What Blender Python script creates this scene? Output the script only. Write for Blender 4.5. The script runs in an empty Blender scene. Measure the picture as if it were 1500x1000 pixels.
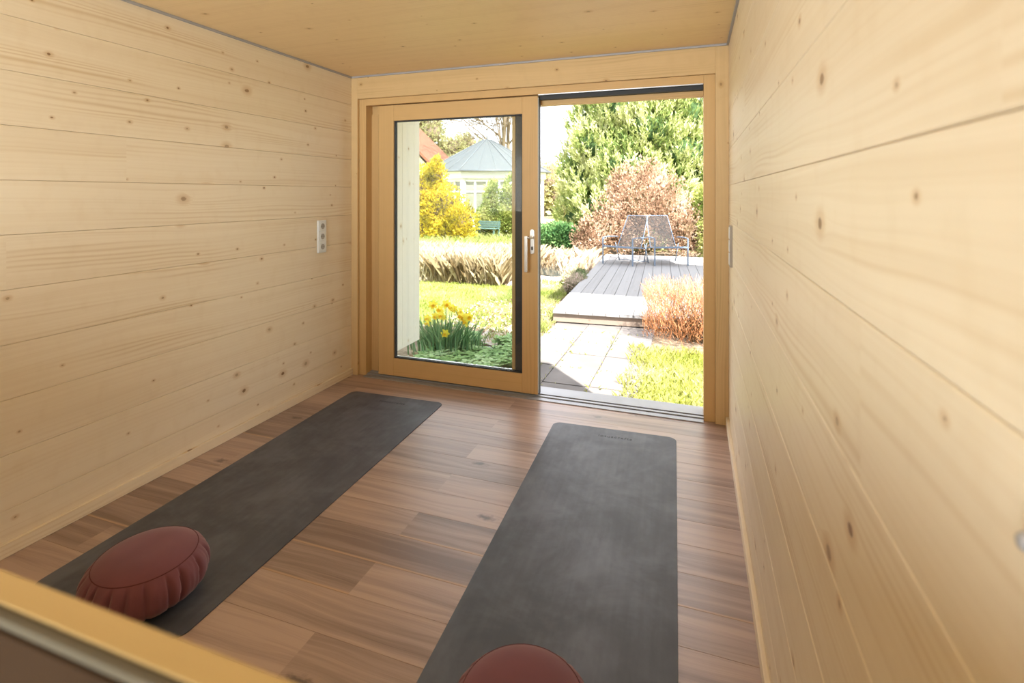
import bpy, bmesh, math, random
from mathutils import Vector, Matrix, noise
random.seed(7)
R = math.radians
scn = bpy.context.scene
COL = scn.collection
U = random.uniform

# ------------------------------------------------------------------ node helpers
class NT:
    def __init__(s, name):
        s.m = bpy.data.materials.new(name); s.m.use_nodes = True
        s.t = s.m.node_tree; s.t.nodes.clear()
        s.out = s.t.nodes.new('ShaderNodeOutputMaterial')
    def n(s, typ, **kw):
        nd = s.t.nodes.new(typ)
        for k, v in kw.items(): setattr(nd, k, v)
        return nd
    def put(s, sock, v):
        if isinstance(v, bpy.types.NodeSocket): s.t.links.new(v, sock)
        elif v is not None: sock.default_value = v
    def math(s, op, a, b=None, c=None, clamp=False):
        nd = s.n('ShaderNodeMath', operation=op, use_clamp=clamp)
        s.put(nd.inputs[0], a); s.put(nd.inputs[1], b); s.put(nd.inputs[2], c)
        return nd.outputs[0]
    def vec(s, x=0., y=0., z=0.):
        nd = s.n('ShaderNodeCombineXYZ'); s.put(nd.inputs[0], x); s.put(nd.inputs[1], y); s.put(nd.inputs[2], z)
        return nd.outputs[0]
    def sep(s, v):
        nd = s.n('ShaderNodeSeparateXYZ'); s.put(nd.inputs[0], v); return nd.outputs
    def noise(s, v, scale=1., detail=2., rough=.5, dist=0.):
        nd = s.n('ShaderNodeTexNoise'); s.put(nd.inputs['Vector'], v); nd.inputs['Scale'].default_value = scale
        nd.inputs['Detail'].default_value = detail; nd.inputs['Roughness'].default_value = rough
        nd.inputs['Distortion'].default_value = dist
        return nd.outputs[0]
    def step(s, v, a, b, lo=0., hi=1.):
        nd = s.n('ShaderNodeMapRange', interpolation_type='SMOOTHSTEP'); s.put(nd.inputs[0], v)
        for i, x in zip((1, 2, 3, 4), (a, b, lo, hi)): s.put(nd.inputs[i], x)
        return nd.outputs[0]
    def mix(s, f, a, b, mode='MIX'):
        nd = s.n('ShaderNodeMix', data_type='RGBA', blend_type=mode)
        s.put(nd.inputs[0], f); s.put(nd.inputs[6], a if not isinstance(a, tuple) else (*a, 1)[:4]); s.put(nd.inputs[7], b if not isinstance(b, tuple) else (*b, 1)[:4])
        return nd.outputs[2]
    def attr(s, name):
        return s.n('ShaderNodeAttribute', attribute_name=name).outputs['Fac']
    def obj(s): return s.n('ShaderNodeTexCoord').outputs['Object']
    def pbsdf(s, col, rough=.5, metal=0., spec=.5, bump=None, bstr=.2, bdist=.002, sheen=0., trans=None, coat=0.):
        b = s.n('ShaderNodeBsdfPrincipled')
        s.put(b.inputs['Base Color'], (*col, 1) if isinstance(col, tuple) else col)
        s.put(b.inputs['Roughness'], rough); s.put(b.inputs['Metallic'], metal)
        s.put(b.inputs['Specular IOR Level'], spec); s.put(b.inputs['Sheen Weight'], sheen); s.put(b.inputs['Coat Weight'], coat); b.inputs['Coat Roughness'].default_value = .28
        if bump is not None:
            n = s.n('ShaderNodeBump'); n.inputs['Strength'].default_value = bstr; n.inputs['Distance'].default_value = bdist
            s.put(n.inputs['Height'], bump); s.t.links.new(n.outputs[0], b.inputs['Normal'])
        o = b.outputs[0]
        if trans:
            tr = s.n('ShaderNodeBsdfTranslucent'); s.put(tr.inputs[0], (*col, 1) if isinstance(col, tuple) else col)
            mx = s.n('ShaderNodeMixShader'); mx.inputs[0].default_value = trans
            s.t.links.new(o, mx.inputs[1]); s.t.links.new(tr.outputs[0], mx.inputs[2]); o = mx.outputs[0]
        s.t.links.new(o, s.out.inputs[0])
        return s.m

def pine(name, light, dark, knot=(.16, .065, .02), kd=.55, kr=1., contrast=1., rough=.45, tintvar=.13, spec=.3):
    t = NT(name)
    uv = t.n('ShaderNodeUVMap', uv_map='UVMap').outputs[0]
    u, v, _ = t.sep(uv)
    rnd = t.attr('rnd')
    su, sv = 3.4, 8.5
    vo = t.n('ShaderNodeTexVoronoi', voronoi_dimensions='2D'); vo.inputs['Scale'].default_value = 1.
    t.put(vo.inputs['Vector'], t.vec(t.math('MULTIPLY', u, su), t.math('MULTIPLY', v, sv)))
    px, py, _ = t.sep(vo.outputs['Position']); cr, cg, cb = t.sep(vo.outputs['Color'])
    du = t.math('SUBTRACT', u, t.math('DIVIDE', px, su)); dv = t.math('SUBTRACT', v, t.math('DIVIDE', py, sv))
    wob = t.noise(t.vec(t.math('MULTIPLY', u, 60), t.math('MULTIPLY', v, 60)), 1., 1.)
    d = t.math('SQRT', t.math('ADD', t.math('POWER', t.math('MULTIPLY', du, .75), 2.), t.math('POWER', dv, 2.)))
    dw = t.math('ADD', d, t.math('MULTIPLY', t.math('SUBTRACT', wob, .5), .006))
    pres = t.math('GREATER_THAN', cr, 1 - kd)
    r = t.math('MULTIPLY_ADD', t.math('POWER', cg, 3.), .0105 * kr, .0035 * kr)
    km = t.math('MULTIPLY', pres, t.step(dw, r, t.math('MULTIPLY', r, .6)))
    halo = t.math('MULTIPLY', pres, t.step(d, t.math('MULTIPLY', r, 3.2), t.math('MULTIPLY', r, .9)))
    # grain coordinate bent round the knots
    bend = t.math('MULTIPLY', t.math('MULTIPLY', t.math('SIGN', dv), t.math('MULTIPLY', r, 1.1)),
                  t.math('EXPONENT', t.math('MULTIPLY', t.math('POWER', t.math('DIVIDE', d, t.math('MULTIPLY', r, 3.0)), 2.), -1.)))
    bend = t.math('MULTIPLY', bend, pres)
    low = t.noise(t.vec(t.math('MULTIPLY', u, .9), t.math('MULTIPLY', v, 5.)), 1., 2.)
    g = t.math('ADD', t.math('SUBTRACT', v, bend), t.math('MULTIPLY', low, .075))
    mid = t.noise(t.vec(t.math('MULTIPLY', u, .5), t.math('MULTIPLY', g, 22.)), 1., 1.5)
    fine = t.noise(t.vec(t.math('MULTIPLY', u, 1.3), t.math('MULTIPLY', g, 260.)), 1., 2.)
    ring = t.math('MULTIPLY_ADD', t.math('SINE', t.math('MULTIPLY_ADD', t.noise(t.vec(t.math('MULTIPLY', u, .4), t.math('MULTIPLY', g, 12.), 9.), 1., 1.), 22., t.math('MULTIPLY', g, 330.))), .5, .5)
    ring = t.math('POWER', ring, 2.)
    flame = t.step(t.noise(t.vec(t.math('MULTIPLY', u, .8), t.math('MULTIPLY', g, 9.), 3.), 1., 1.), .47, .68)
    f = t.math('MULTIPLY', ring, t.math('MULTIPLY_ADD', flame, t.math('MULTIPLY_ADD', t.math('FRACT', t.math('MULTIPLY', rnd, 7.3)), .55, .12), .08))
    f = t.math('ADD', f, t.math('MULTIPLY', t.math('SUBTRACT', mid, .42), .75))
    f = t.math('ADD', f, t.math('MULTIPLY', t.math('SUBTRACT', fine, .5), .35))
    f = t.math('ADD', f, t.math('MULTIPLY', t.math('SUBTRACT', rnd, .5), tintvar))
    f = t.math('MULTIPLY', f, contrast, clamp=True)
    c = t.mix(f, light, dark)
    mott = t.noise(t.vec(t.math('MULTIPLY', u, 14.), t.math('MULTIPLY', v, 9.), 5.), 1., 3.)
    c = t.mix(t.math('MULTIPLY', t.step(mott, .5, .75), .16 * contrast), c, dark)
    c = t.mix(t.math('MULTIPLY', halo, .42), c, (dark[0] * .85, dark[1] * .68, dark[2] * .42))
    c = t.mix(t.math('MULTIPLY', km, t.math('MULTIPLY_ADD', cb, .5, .4)), c, knot)
    return t.pbsdf(c, rough=rough, spec=spec, bump=t.math('MULTIPLY', ring, -1.), bstr=.12, bdist=.0006)

def walnut(name):
    t = NT(name)
    uv = t.n('ShaderNodeUVMap', uv_map='UVMap').outputs[0]
    u, v, _ = t.sep(uv)
    lu, lv, _ = t.sep(t.n('ShaderNodeUVMap', uv_map='loc').outputs[0])
    rnd = t.attr('rnd')
    vo = t.n('ShaderNodeTexVoronoi', voronoi_dimensions='2D'); vo.inputs['Scale'].default_value = 1.
    t.put(vo.inputs['Vector'], t.vec(t.math('MULTIPLY', u, 1.3), t.math('MULTIPLY', v, 5.)))
    px, py, _ = t.sep(vo.outputs['Position']); cr, cg, cb = t.sep(vo.outputs['Color'])
    du = t.math('SUBTRACT', u, t.math('DIVIDE', px, 1.3)); dv = t.math('SUBTRACT', v, t.math('DIVIDE', py, 5.))
    wob = t.noise(t.vec(t.math('MULTIPLY', u, 30), t.math('MULTIPLY', v, 40)), 1., 3.)
    d = t.math('SQRT', t.math('ADD', t.math('POWER', t.math('MULTIPLY', du, .45), 2.), t.math('POWER', dv, 2.)))
    pres = t.math('GREATER_THAN', cr, .62)
    d2 = t.math('ADD', d, t.math('MULTIPLY', t.math('SUBTRACT', wob, .5), .05))
    km = t.math('MULTIPLY', pres, t.step(d2, .024, .002))
    bend = t.math('MULTIPLY', t.math('MULTIPLY', t.math('MULTIPLY', t.math('SIGN', dv), .025), pres),
                  t.math('EXPONENT', t.math('MULTIPLY', t.math('POWER', t.math('DIVIDE', d, .04), 2.), -1.)))
    low = t.noise(t.vec(t.math('MULTIPLY', u, 1.6), t.math('MULTIPLY', v, 7.)), 1., 2.)
    g = t.math('ADD', t.math('SUBTRACT', v, bend), t.math('MULTIPLY', low, .07))
    mid = t.noise(t.vec(t.math('MULTIPLY', u, .9), t.math('MULTIPLY', g, 34.)), 1., 2.)
    fine = t.noise(t.vec(t.math('MULTIPLY', u, 5.), t.math('MULTIPLY', g, 330.)), 1., 2.)
    broad = t.noise(t.vec(t.math('MULTIPLY', u, .7), t.math('MULTIPLY', g, 9.), 7.), 1., 1.)
    f = t.math('MULTIPLY_ADD', t.math('SUBTRACT', mid, .5), 1.5, .45)
    f = t.math('ADD', f, t.math('MULTIPLY', t.math('SUBTRACT', fine, .5), .6))
    f = t.math('ADD', f, t.math('MULTIPLY', t.math('SUBTRACT', broad, .5), 1.3))
    f = t.math('ADD', f, t.math('MULTIPLY', t.math('SUBTRACT', rnd, .5), .6), clamp=True)
    c = t.mix(f, (.47, .325, .26), (.19, .118, .092))
    c = t.mix(t.math('MULTIPLY', km, .8), c, (.055, .03, .024))
    # pale sapwood along one edge of some boards
    sap = t.math('MULTIPLY', t.step(lv, .012, .003), t.math('GREATER_THAN', rnd, .86))
    c = t.mix(t.math('MULTIPLY', sap, .75), c, (.55, .34, .20))
    rg = t.math('MULTIPLY_ADD', fine, .10, .32)
    return t.pbsdf(c, rough=rg, spec=.75, coat=.22, bump=fine, bstr=.1, bdist=.0006)

def simple(name, col, rough=.5, metal=0., spec=.5, var=.0, vscale=8., sheen=0., trans=None, bump=0., bscale=60., bdist=.002):
    t = NT(name)
    c = col
    if var:
        nz = t.noise(t.obj(), vscale, 3.)
        c = t.mix(t.step(nz, .3, .7), tuple(x * (1 - var) for x in col), tuple(min(1, x * (1 + var)) for x in col))
    b = t.noise(t.obj(), bscale, 3.) if bump else None
    return t.pbsdf(c, rough=rough, metal=metal, spec=spec, sheen=sheen, trans=trans, bump=b, bstr=bump, bdist=bdist)

def leafy(name, cols, rough=.6, trans=.3, spec=.25):
    """plant matter; the colour varies leaf by leaf through the face attribute rnd"""
    t = NT(name)
    r = t.n('ShaderNodeValToRGB'); t.put(r.inputs[0], t.attr('rnd'))
    e = r.color_ramp.elements
    while len(e) < len(cols): e.new(.5)
    for i, c in enumerate(cols):
        e[i].position = i / (len(cols) - 1); e[i].color = (*c, 1)
    return t.pbsdf(r.outputs[0], rough=rough, trans=trans, spec=spec)

def glass_mat():
    t = NT('clear pane glass')
    tr = t.n('ShaderNodeBsdfTransparent'); tr.inputs[0].default_value = (.955, .975, .965, 1)
    gl = t.n('ShaderNodeBsdfGlossy'); gl.inputs['Roughness'].default_value = .0
    fr = t.n('ShaderNodeFresnel'); fr.inputs[0].default_value = 1.45
    mx = t.n('ShaderNodeMixShader'); t.t.links.new(fr.outputs[0], mx.inputs[0])
    t.t.links.new(tr.outputs[0], mx.inputs[1]); t.t.links.new(gl.outputs[0], mx.inputs[2]); t.t.links.new(mx.outputs[0], t.out.inputs[0])
    return t.m

def mat_rubber():
    t = NT('dark grey mat rubber')
    o = t.obj()
    a = t.noise(o, 3.2, 5., .62, .6); b = t.noise(o, 14., 4., .6)
    x, y, z = t.sep(o)
    st = t.noise(t.vec(t.math('MULTIPLY', x, 40), t.math('MULTIPLY', y, 3)), 1., 2.)
    f = t.math('ADD', t.math('MULTIPLY', a, .7), t.math('ADD', t.math('MULTIPLY', b, .2), t.math('MULTIPLY', st, .15)))
    c = t.mix(t.step(f, .38, .72), (.062, .064, .080), (.114, .119, .146))
    return t.pbsdf(c, rough=t.step(f, .35, .75, .52, .40), spec=.42, bump=b, bstr=.05, bdist=.001)

M = {}
M['pine'] = pine('pale spruce boards', (.86, .725, .535), (.66, .475, .265), knot=(.21, .095, .033), contrast=.85)
M['ceil'] = pine('spruce panel ceiling', (.88, .65, .37), (.68, .44, .20), kd=.42, kr=.6, contrast=.8)
M['frame'] = pine('oiled larch frame', (.68, .43, .185), (.52, .30, .11), kd=.0, contrast=.55, tintvar=.1)
M['beam'] = pine('spruce lintel beam', (.70, .48, .235), (.52, .33, .14), kd=.4, kr=.7, contrast=.9)
M['wing'] = pine('whitewashed spruce cladding', (.78, .73, .64), (.64, .58, .48), knot=(.25, .17, .10), kd=.4, kr=.8, contrast=.7, rough=.7, spec=.2)
M['floor'] = walnut('walnut parquet')
M['alu'] = simple('brushed aluminium', (.62, .62, .63), rough=.35, metal=.85, var=.05)
M['sill'] = simple('anodised sill', (.36, .36, .38), rough=.4, metal=.3, var=.05)
M['alu_strip'] = simple('grey shadow strip', (.40, .385, .39), rough=.5, metal=.1, var=.04)
M['gasket'] = simple('black gasket', (.035, .035, .038), rough=.6)
M['anthracite'] = simple('anthracite frame edge', (.055, .045, .038), rough=.6)
M['sealwhite'] = simple('pale frame rail', (.62, .62, .58), rough=.5)
M['steel'] = simple('brushed steel', (.66, .62, .56), rough=.32, metal=.9, var=.04)
M['white'] = simple('white plastic', (.80, .80, .78), rough=.35)
M['socketgrey'] = simple('socket recess plastic', (.42, .39, .35), rough=.5)
M['switchside'] = simple('warm grey plastic', (.42, .36, .29), rough=.5)
M['dark'] = simple('dark pin hole', (.02, .02, .02), rough=.6)
M['mat'] = mat_rubber()
M['logo'] = simple('faint dark print', (.028, .029, .032), rough=.6)
M['cushion'] = simple('dusty rose cotton', (.19, .068, .088), rough=.85, spec=.2, var=.10, vscale=5., sheen=.25, bump=.25, bscale=700., bdist=.0006)
M['seam'] = simple('dark rose piping', (.11, .033, .038), rough=.85, spec=.2)
M['glass'] = glass_mat()
M['deckwood'] = pine('weathered grey decking', (.27, .262, .252), (.18, .172, .165), knot=(.2, .18, .16), kd=.2, kr=.6, rough=.8, spec=.2, tintvar=.5)
M['deckface'] = pine('tan deck fascia', (.27, .21, .165), (.19, .14, .10), knot=(.2, .14, .1), kd=.2, rough=.8, spec=.2)
M['slab'] = simple('concrete paving', (.165, .150, .138), rough=.85, spec=.2, var=.12, vscale=3., bump=.4, bscale=90.)
M['soil'] = simple('garden soil', (.21, .16, .11), rough=.95, spec=.1, var=.35, vscale=14., bump=.8, bscale=40., bdist=.02)
M['gravel'] = simple('pale gravel', (.55, .46, .40), rough=.9, spec=.1, var=.3, vscale=60., bump=.8, bscale=120., bdist=.01)
M['rock'] = simple('grey garden rock', (.34, .34, .33), rough=.8, spec=.2, var=.2, vscale=10., bump=.6, bscale=30.)
M['grass'] = leafy('spring grass', [(.23, .27, .04), (.39, .40, .08), (.50, .49, .18), (.60, .58, .38)], trans=.35)
M['grassd'] = leafy('pale spring lawn', [(.20, .26, .05), (.36, .39, .12), (.52, .50, .28)], trans=.35)
M['reed'] = leafy('dry reeds', [(.20, .13, .06), (.52, .40, .24), (.72, .60, .44), (.80, .72, .58)], trans=.2)
M['yellow'] = leafy('golden shrub leaves', [(.20, .17, .02), (.50, .42, .03), (.70, .55, .04), (.78, .62, .10)], trans=.35)
M['conifer'] = leafy('pine needles', [(.06, .115, .035), (.20, .28, .07), (.42, .47, .15), (.62, .64, .32)], trans=.2)
M['juniper'] = leafy('juniper leaves', [(.03, .09, .03), (.09, .20, .06), (.20, .32, .11)], trans=.2)
M['brownleaf'] = leafy('dry brown leaves', [(.16, .09, .05), (.50, .33, .21), (.70, .52, .37), (.80, .66, .52)], trans=.3)
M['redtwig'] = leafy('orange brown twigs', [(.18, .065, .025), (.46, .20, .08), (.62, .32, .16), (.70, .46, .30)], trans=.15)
M['green'] = leafy('mid green leaves', [(.07, .12, .02), (.22, .28, .06), (.42, .46, .13), (.56, .54, .22)], trans=.3)
M['paletree'] = leafy('pale spring foliage', [(.30, .28, .12), (.50, .48, .24), (.66, .60, .34)], trans=.35)
M['groundcover'] = leafy('ground cover leaves', [(.14, .26, .07), (.30, .44, .16), (.50, .60, .34)], trans=.3)
M['daffleaf'] = leafy('daffodil leaves', [(.06, .14, .05), (.12, .24, .10), (.24, .36, .18)], trans=.25)
M['petal'] = simple('yellow petals', (.88, .74, .07), rough=.6, trans=.35)
M['corona'] = simple('orange yellow trumpet', (.88, .56, .02), rough=.6, trans=.3)
M['stem'] = simple('green stem', (.14, .26, .08), rough=.6)
M['heath'] = leafy('heather', [(.14, .20, .07), (.34, .30, .20), (.52, .40, .34), (.44, .50, .24)], trans=.2)
M['bark'] = simple('brown bark', (.17, .125, .085), rough=.9, spec=.1, var=.25, vscale=20.)
M['shadegreen'] = simple('shade core green', (.05, .085, .03), rough=.95, spec=.05, var=.4, vscale=12.)  # dark colour standing in for the shade inside the pine
M['twigbrown'] = simple('twigs and shade core', (.12, .085, .045), rough=.95, spec=.05, var=.4, vscale=12.)  # brown of stems, also the dark cores that imitate shade inside shrubs
M['chairframe'] = simple('blue grey metal tube', (.13, .17, .22), rough=.45)
M['mesh'] = simple('dark sling cloth', (.035, .032, .03), rough=.8)
M['greywhite'] = simple('white painted wood', (.80, .80, .78), rough=.5)
M['zinc'] = simple('grey zinc roof', (.075, .082, .086), rough=.7, var=.05)
M['zincdark'] = simple('dark zinc seam', (.10, .11, .12), rough=.5)
M['winglass'] = simple('greenhouse window glass', (.20, .20, .15), rough=.15, spec=.6, var=.4, vscale=1.2)
M['rooftile'] = simple('brick red roof tiles', (.21, .075, .04), rough=.85, var=.25, vscale=6.)
M['render'] = simple('cream wall render', (.70, .64, .52), rough=.9)
M['benchgreen'] = simple('blue green bench paint', (.10, .17, .15), rough=.6)
M['water'] = simple('pond water', (.05, .065, .06), rough=.06, spec=.6)
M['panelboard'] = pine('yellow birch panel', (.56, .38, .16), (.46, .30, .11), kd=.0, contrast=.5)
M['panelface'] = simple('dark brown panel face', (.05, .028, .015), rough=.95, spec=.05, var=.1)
M['arris'] = simple('grey panel lipping', (.13, .105, .07), rough=.9, spec=.1)

# ------------------------------------------------------------------ mesh builder
class MB:
    def __init__(s): s.v = []; s.f = []; s.uv = []; s.lo = []; s.r = []; s.mi = []; s.sm = []
    def face(s, pts, rnd=.5, mi=0, uv=None, lo=None, sm=False):
        b = len(s.v); s.v += [tuple(p) for p in pts]; s.f.append(tuple(range(b, b + len(pts))))
        uv = uv or [(0, 0)] * len(pts); s.uv += uv; s.lo += (lo or uv); s.r.append(rnd); s.mi.append(mi); s.sm.append(sm)
    def add(s, verts, faces, rnd=.5, mi=0, sm=True, uvf=None):
        b = len(s.v); s.v += [tuple(p) for p in verts]
        for i, f in enumerate(faces):
            s.f.append(tuple(b + k for k in f)); u = [(verts[k][0], verts[k][1]) for k in f] if uvf is None else [uvf(verts[k]) for k in f]
            s.uv += u; s.lo += u; s.r.append(rnd if not isinstance(rnd, list) else rnd[i]); s.mi.append(mi); s.sm.append(sm)
    def box(s, x0, x1, y0, y1, z0, z1, bev=0., along='x', rnd=None, mi=0):
        rnd = U(0, 1) if rnd is None else rnd
        bm = bmesh.new(); bmesh.ops.create_cube(bm, size=1.)
        for v in bm.verts: v.co = Vector((x0 + (v.co.x + .5) * (x1 - x0), y0 + (v.co.y + .5) * (y1 - y0), z0 + (v.co.z + .5) * (z1 - z0)))
        if bev: bmesh.ops.bevel(bm, geom=bm.edges[:], offset=bev, segments=2, profile=.7, affect='EDGES')
        bm.normal_update(); ax = 'xyz'.index(along); ou, ov = rnd * 37.3, rnd * 11.7 + rnd * 3
        for f in bm.faces:
            n = f.normal; k = max(range(3), key=lambda i: abs(n[i]))
            if k == ax: o = [(ax + 1) % 3, (ax + 2) % 3]
            else: o = [ax, 3 - ax - k]
            s.face([v.co[:] for v in f.verts], rnd, mi, [(v.co[o[0]] + ou, v.co[o[1]] + ov) for v in f.verts])
        bm.free(); return s
    def plank(s, mp, a0, a1, w0, w1, d0, d1, ch=.0015, rnd=None, mi=0):
        """board running along a; mp(a,w,d) gives the point; front face at d1, chamfered long edges"""
        rnd = U(0, 1) if rnd is None else rnd
        P = [(w0, d0), (w0, d1 - ch), (w0 + ch, d1), (w1 - ch, d1), (w1, d1 - ch), (w1, d0)]
        ou, ov = rnd * 91.7, rnd * 47.3
        for i in range(5):
            (wa, da), (wb, db) = P[i], P[i + 1]
            q = [mp(a0, wa, da), mp(a1, wa, da), mp(a1, wb, db), mp(a0, wb, db)]
            uv = [(a0 + ou, wa + ov), (a1 + ou, wa + ov), (a1 + ou, wb + ov), (a0 + ou, wb + ov)]
            lo = [(a0, wa - w0), (a1, wa - w0), (a1, wb - w0), (a0, wb - w0)]
            s.face(q, rnd, mi, uv, lo)
        for a in (a0, a1): s.face([mp(a, w, d) for w, d in P], rnd, mi, [(w + ou, d + ov) for w, d in P])
        return s
    def tube(s, pts, r, n=8, mi=0, rnd=.5, cap=True, r1=None):
        pts = [Vector(p) for p in pts]; vs = []; fs = []; m = len(pts); up = None
        for i, p in enumerate(pts):
            t = (pts[min(i + 1, m - 1)] - pts[max(i - 1, 0)]).normalized()
            if up is None: up = Vector((0, 0, 1)) if abs(t.z) < .9 else Vector((1, 0, 0))
            a = t.cross(up).normalized(); b = a.cross(t).normalized(); up = b
            rr = r if r1 is None else r + (r1 - r) * i / (m - 1)
            for k in range(n):
                th = 2 * math.pi * k / n; vs.append(p + (a * math.cos(th) + b * math.sin(th)) * rr)
        for i in range(m - 1):
            for k in range(n): fs.append((i * n + k, i * n + (k + 1) % n, (i + 1) * n + (k + 1) % n, (i + 1) * n + k))
        if cap: fs.append(tuple(range(n - 1, -1, -1))); fs.append(tuple((m - 1) * n + k for k in range(n)))
        s.add(vs, fs, rnd, mi); return s
    def build(s, name, mats, parent=None, M4=None):
        me = bpy.data.meshes.new(name); me.from_pydata(s.v, [], s.f)
        for m in (mats if isinstance(mats, list) else [mats]): me.materials.append(m)
        for nm, dat in (('UVMap', s.uv), ('loc', s.lo)):
            l = me.uv_layers.new(name=nm); l.data.foreach_set('uv', [c for p in dat for c in p])
        a = me.attributes.new('rnd', 'FLOAT', 'FACE'); a.data.foreach_set('value', s.r)
        me.polygons.foreach_set('material_index', s.mi); me.polygons.foreach_set('use_smooth', s.sm)
        if M4 is not None: me.transform(M4)
        me.validate(); me.update()
        o = bpy.data.objects.new(name, me); COL.objects.link(o)
        if parent: o.parent = parent
        return o
    def recalc(s):
        return s

def fixn(o):
    bm = bmesh.new(); bm.from_mesh(o.data); bmesh.ops.remove_doubles(bm, verts=bm.verts[:], dist=1e-5)
    bmesh.ops.recalc_face_normals(bm, faces=bm.faces[:]); bm.to_mesh(o.data); bm.free(); return o
def tag(o, label=None, cat=None, group=None, kind=None):
    if label: o['label'] = label
    if cat: o['category'] = cat
    if group: o['group'] = group
    if kind: o['kind'] = kind
    return o
def empty(name, loc=(0, 0, 0), rz=0., **kw):
    o = bpy.data.objects.new(name, None); COL.objects.link(o); o.location = loc; o.rotation_euler = (0, 0, rz)
    o.empty_display_size = .1
    return tag(o, **kw)
def copy_tree(o, parent=None):
    c = o.copy(); COL.objects.link(c); c.parent = parent
    for ch in [x for x in bpy.data.objects if x.parent == o]: copy_tree(ch, c)
    return c

# ------------------------------------------------------------------ room dimensions (metres)
XL, XR, YD, YB, H = -2.445, .1955, 3.32, -1.6, 2.25
ZS = [.17 + .2075 * k for k in range(0, 11)]           # board seams
rows = [0.] + ZS[:10] + [H]

# ---- floor
fl = MB()
k0 = -30; yseam = [2.93 - .1611 * k for k in range(-4, 29)]
yseam = sorted(y for y in yseam)
mpf = lambda a, w, d: (a, w, d)
for i in range(len(yseam) - 1):
    y0, y1 = yseam[i], yseam[i + 1]
    if y0 > 3.36 or y1 < YB: continue
    y0, y1 = max(y0, YB), min(y1, 3.36)
    row = round((2.93 - y0) / .1611)
    cuts = [XL, -1.11 + (0 if row % 2 else 2.2), XR] if row % 2 else [XL, -2.22 + U(-.05, .1), U(-.45, -.25), XR]
    if row % 2: cuts = [XL, -1.11, XR]
    rs = [U(0, 1) for _ in cuts]
    if row == 1: rs[0] = .05
    for j in range(len(cuts) - 1): fl.plank(mpf, cuts[j], cuts[j + 1], y0 + .0003, y1 - .0003, -.02, 0., .0007, rnd=rs[j])
fl.box(XL - .15, XR + .045, YB - .1, 3.52, -.2, -.0195, mi=1)
tag(fl.build('floor', [M['floor'], M['panelface']]), kind='structure')

# ---- side walls
def sidewall(name, X, sgn):
    w = MB(); mp = lambda a, ww, d: (X - sgn * (0 - d), a, ww)
    for i in range(len(rows) - 1):
        n = random.choice((0, 1, 1)); cs = [YB] + sorted(U(.2, 3.) for _ in range(n)) + [YD + .02]
        for j in range(len(cs) - 1): w.plank(mp, cs[j], cs[j + 1], rows[i] + .0005, rows[i + 1] - .0005, -.03, 0., .0016)
    w.box(*( (X - .15, X - .029) if sgn > 0 else (X + .029, X + .045)), YB - .1, 3.5 if sgn > 0 else 3.47, -.2, H + .25, mi=0, along='y')
    return tag(w.build(name, M['pine']), kind='structure')
sidewall('wall_left', XL, 1); sidewall('wall_right', XR, -1)

# ---- back wall with a window added behind the camera to let fill light in
w = MB()
for x0, x1, z0, z1 in ((XL, -2.4, 0, H), (-.5, XR, 0, H), (-2.4, -.5, 0, .6), (-2.4, -.5, 2.1, H)):
    w.box(x0, x1, YB - .12, YB, z0, z1, along='x')
tag(w.build('wall_back', M['pine']), kind='structure')
wd = empty('added_window', (-1.45, YB - .06, .6), kind='structure')
f = MB()
for x0, x1, z0, z1 in ((-.95, -.88, 0, 1.5), (.88, .95, 0, 1.5), (-.88, .88, 0, .07), (-.88, .88, 1.43, 1.5), (-.03, .03, .07, 1.43)):
    f.box(x0, x1, -.03, .03, z0, z1, .003)
f.build('window_frame', M['frame'], wd)
MB().box(-.88, .88, -.004, .004, .07, 1.43).build('pane', M['glass'], wd)

# ---- ceiling
c = MB(); c.box(XL - .15, XR + .045, YB - .1, 3.47, H, H + .18, along='x', rnd=.31)
tag(c.build('ceiling', M['ceil']), kind='structure')
tag(MB().box(XL - .2, XR + .045, YB - .2, 3.47, H + .18, H + .34, along='x').box(XL - .2, -.27, 3.47, 4.5, H + .18, H + .34, along='x').build('roof', M['wing']), kind='structure')
# grey shadow strips under the ceiling
tag(MB().box(XL, XL + .012, YB, YD - .02, H - .012, H, .002).build('trim_left', M['alu_strip']), kind='structure')
tag(MB().box(XR - .012, XR, YB, YD - .02, H - .012, H, .002).build('trim_right', M['alu_strip']), kind='structure')
tag(MB().box(XL + .012, XR - .012, YD - .032, YD - .02, H - .012, H, .002).build('trim_front', M['alu_strip']), kind='structure')
# baseboards
for nm, x0, x1 in (('baseboard_left', XL, XL + .016), ('baseboard_right', XR - .016, XR)):
    b = MB(); b.box(x0, x1, YB, YD - .022, 0., .052, .004, along='y')
    tag(b.build(nm, M['pine']), kind='structure')

# ---- front wall: posts, lintel and the masonry behind
w = MB()
w.box(XL - .15, -2.392, YD, 3.5, -.2, 2.25, along='z'); w.box(.125, XR + .045, YD, 3.47, -.2, 2.25, along='z')
w.box(-2.392, .125, YD, 3.5, 2.085, 2.25, along='x')
tag(w.build('wall_front', M['beam']), kind='structure')
p = MB(); p.box(XL, -2.39, YD - .02, YD, 0, H, .002, along='z'); tag(p.build('trim_1', M['beam']), kind='structure')
p = MB(); p.box(.123, XR, YD - .02, YD, 0, H, .002, along='z'); tag(p.build('trim_2', M['beam']), kind='structure')
p = MB(); p.box(-2.39, .123, YD - .02, YD, 2.08, H - .001, .003, along='x', rnd=.77); tag(p.build('trim_3', M['beam']), kind='structure')

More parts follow.
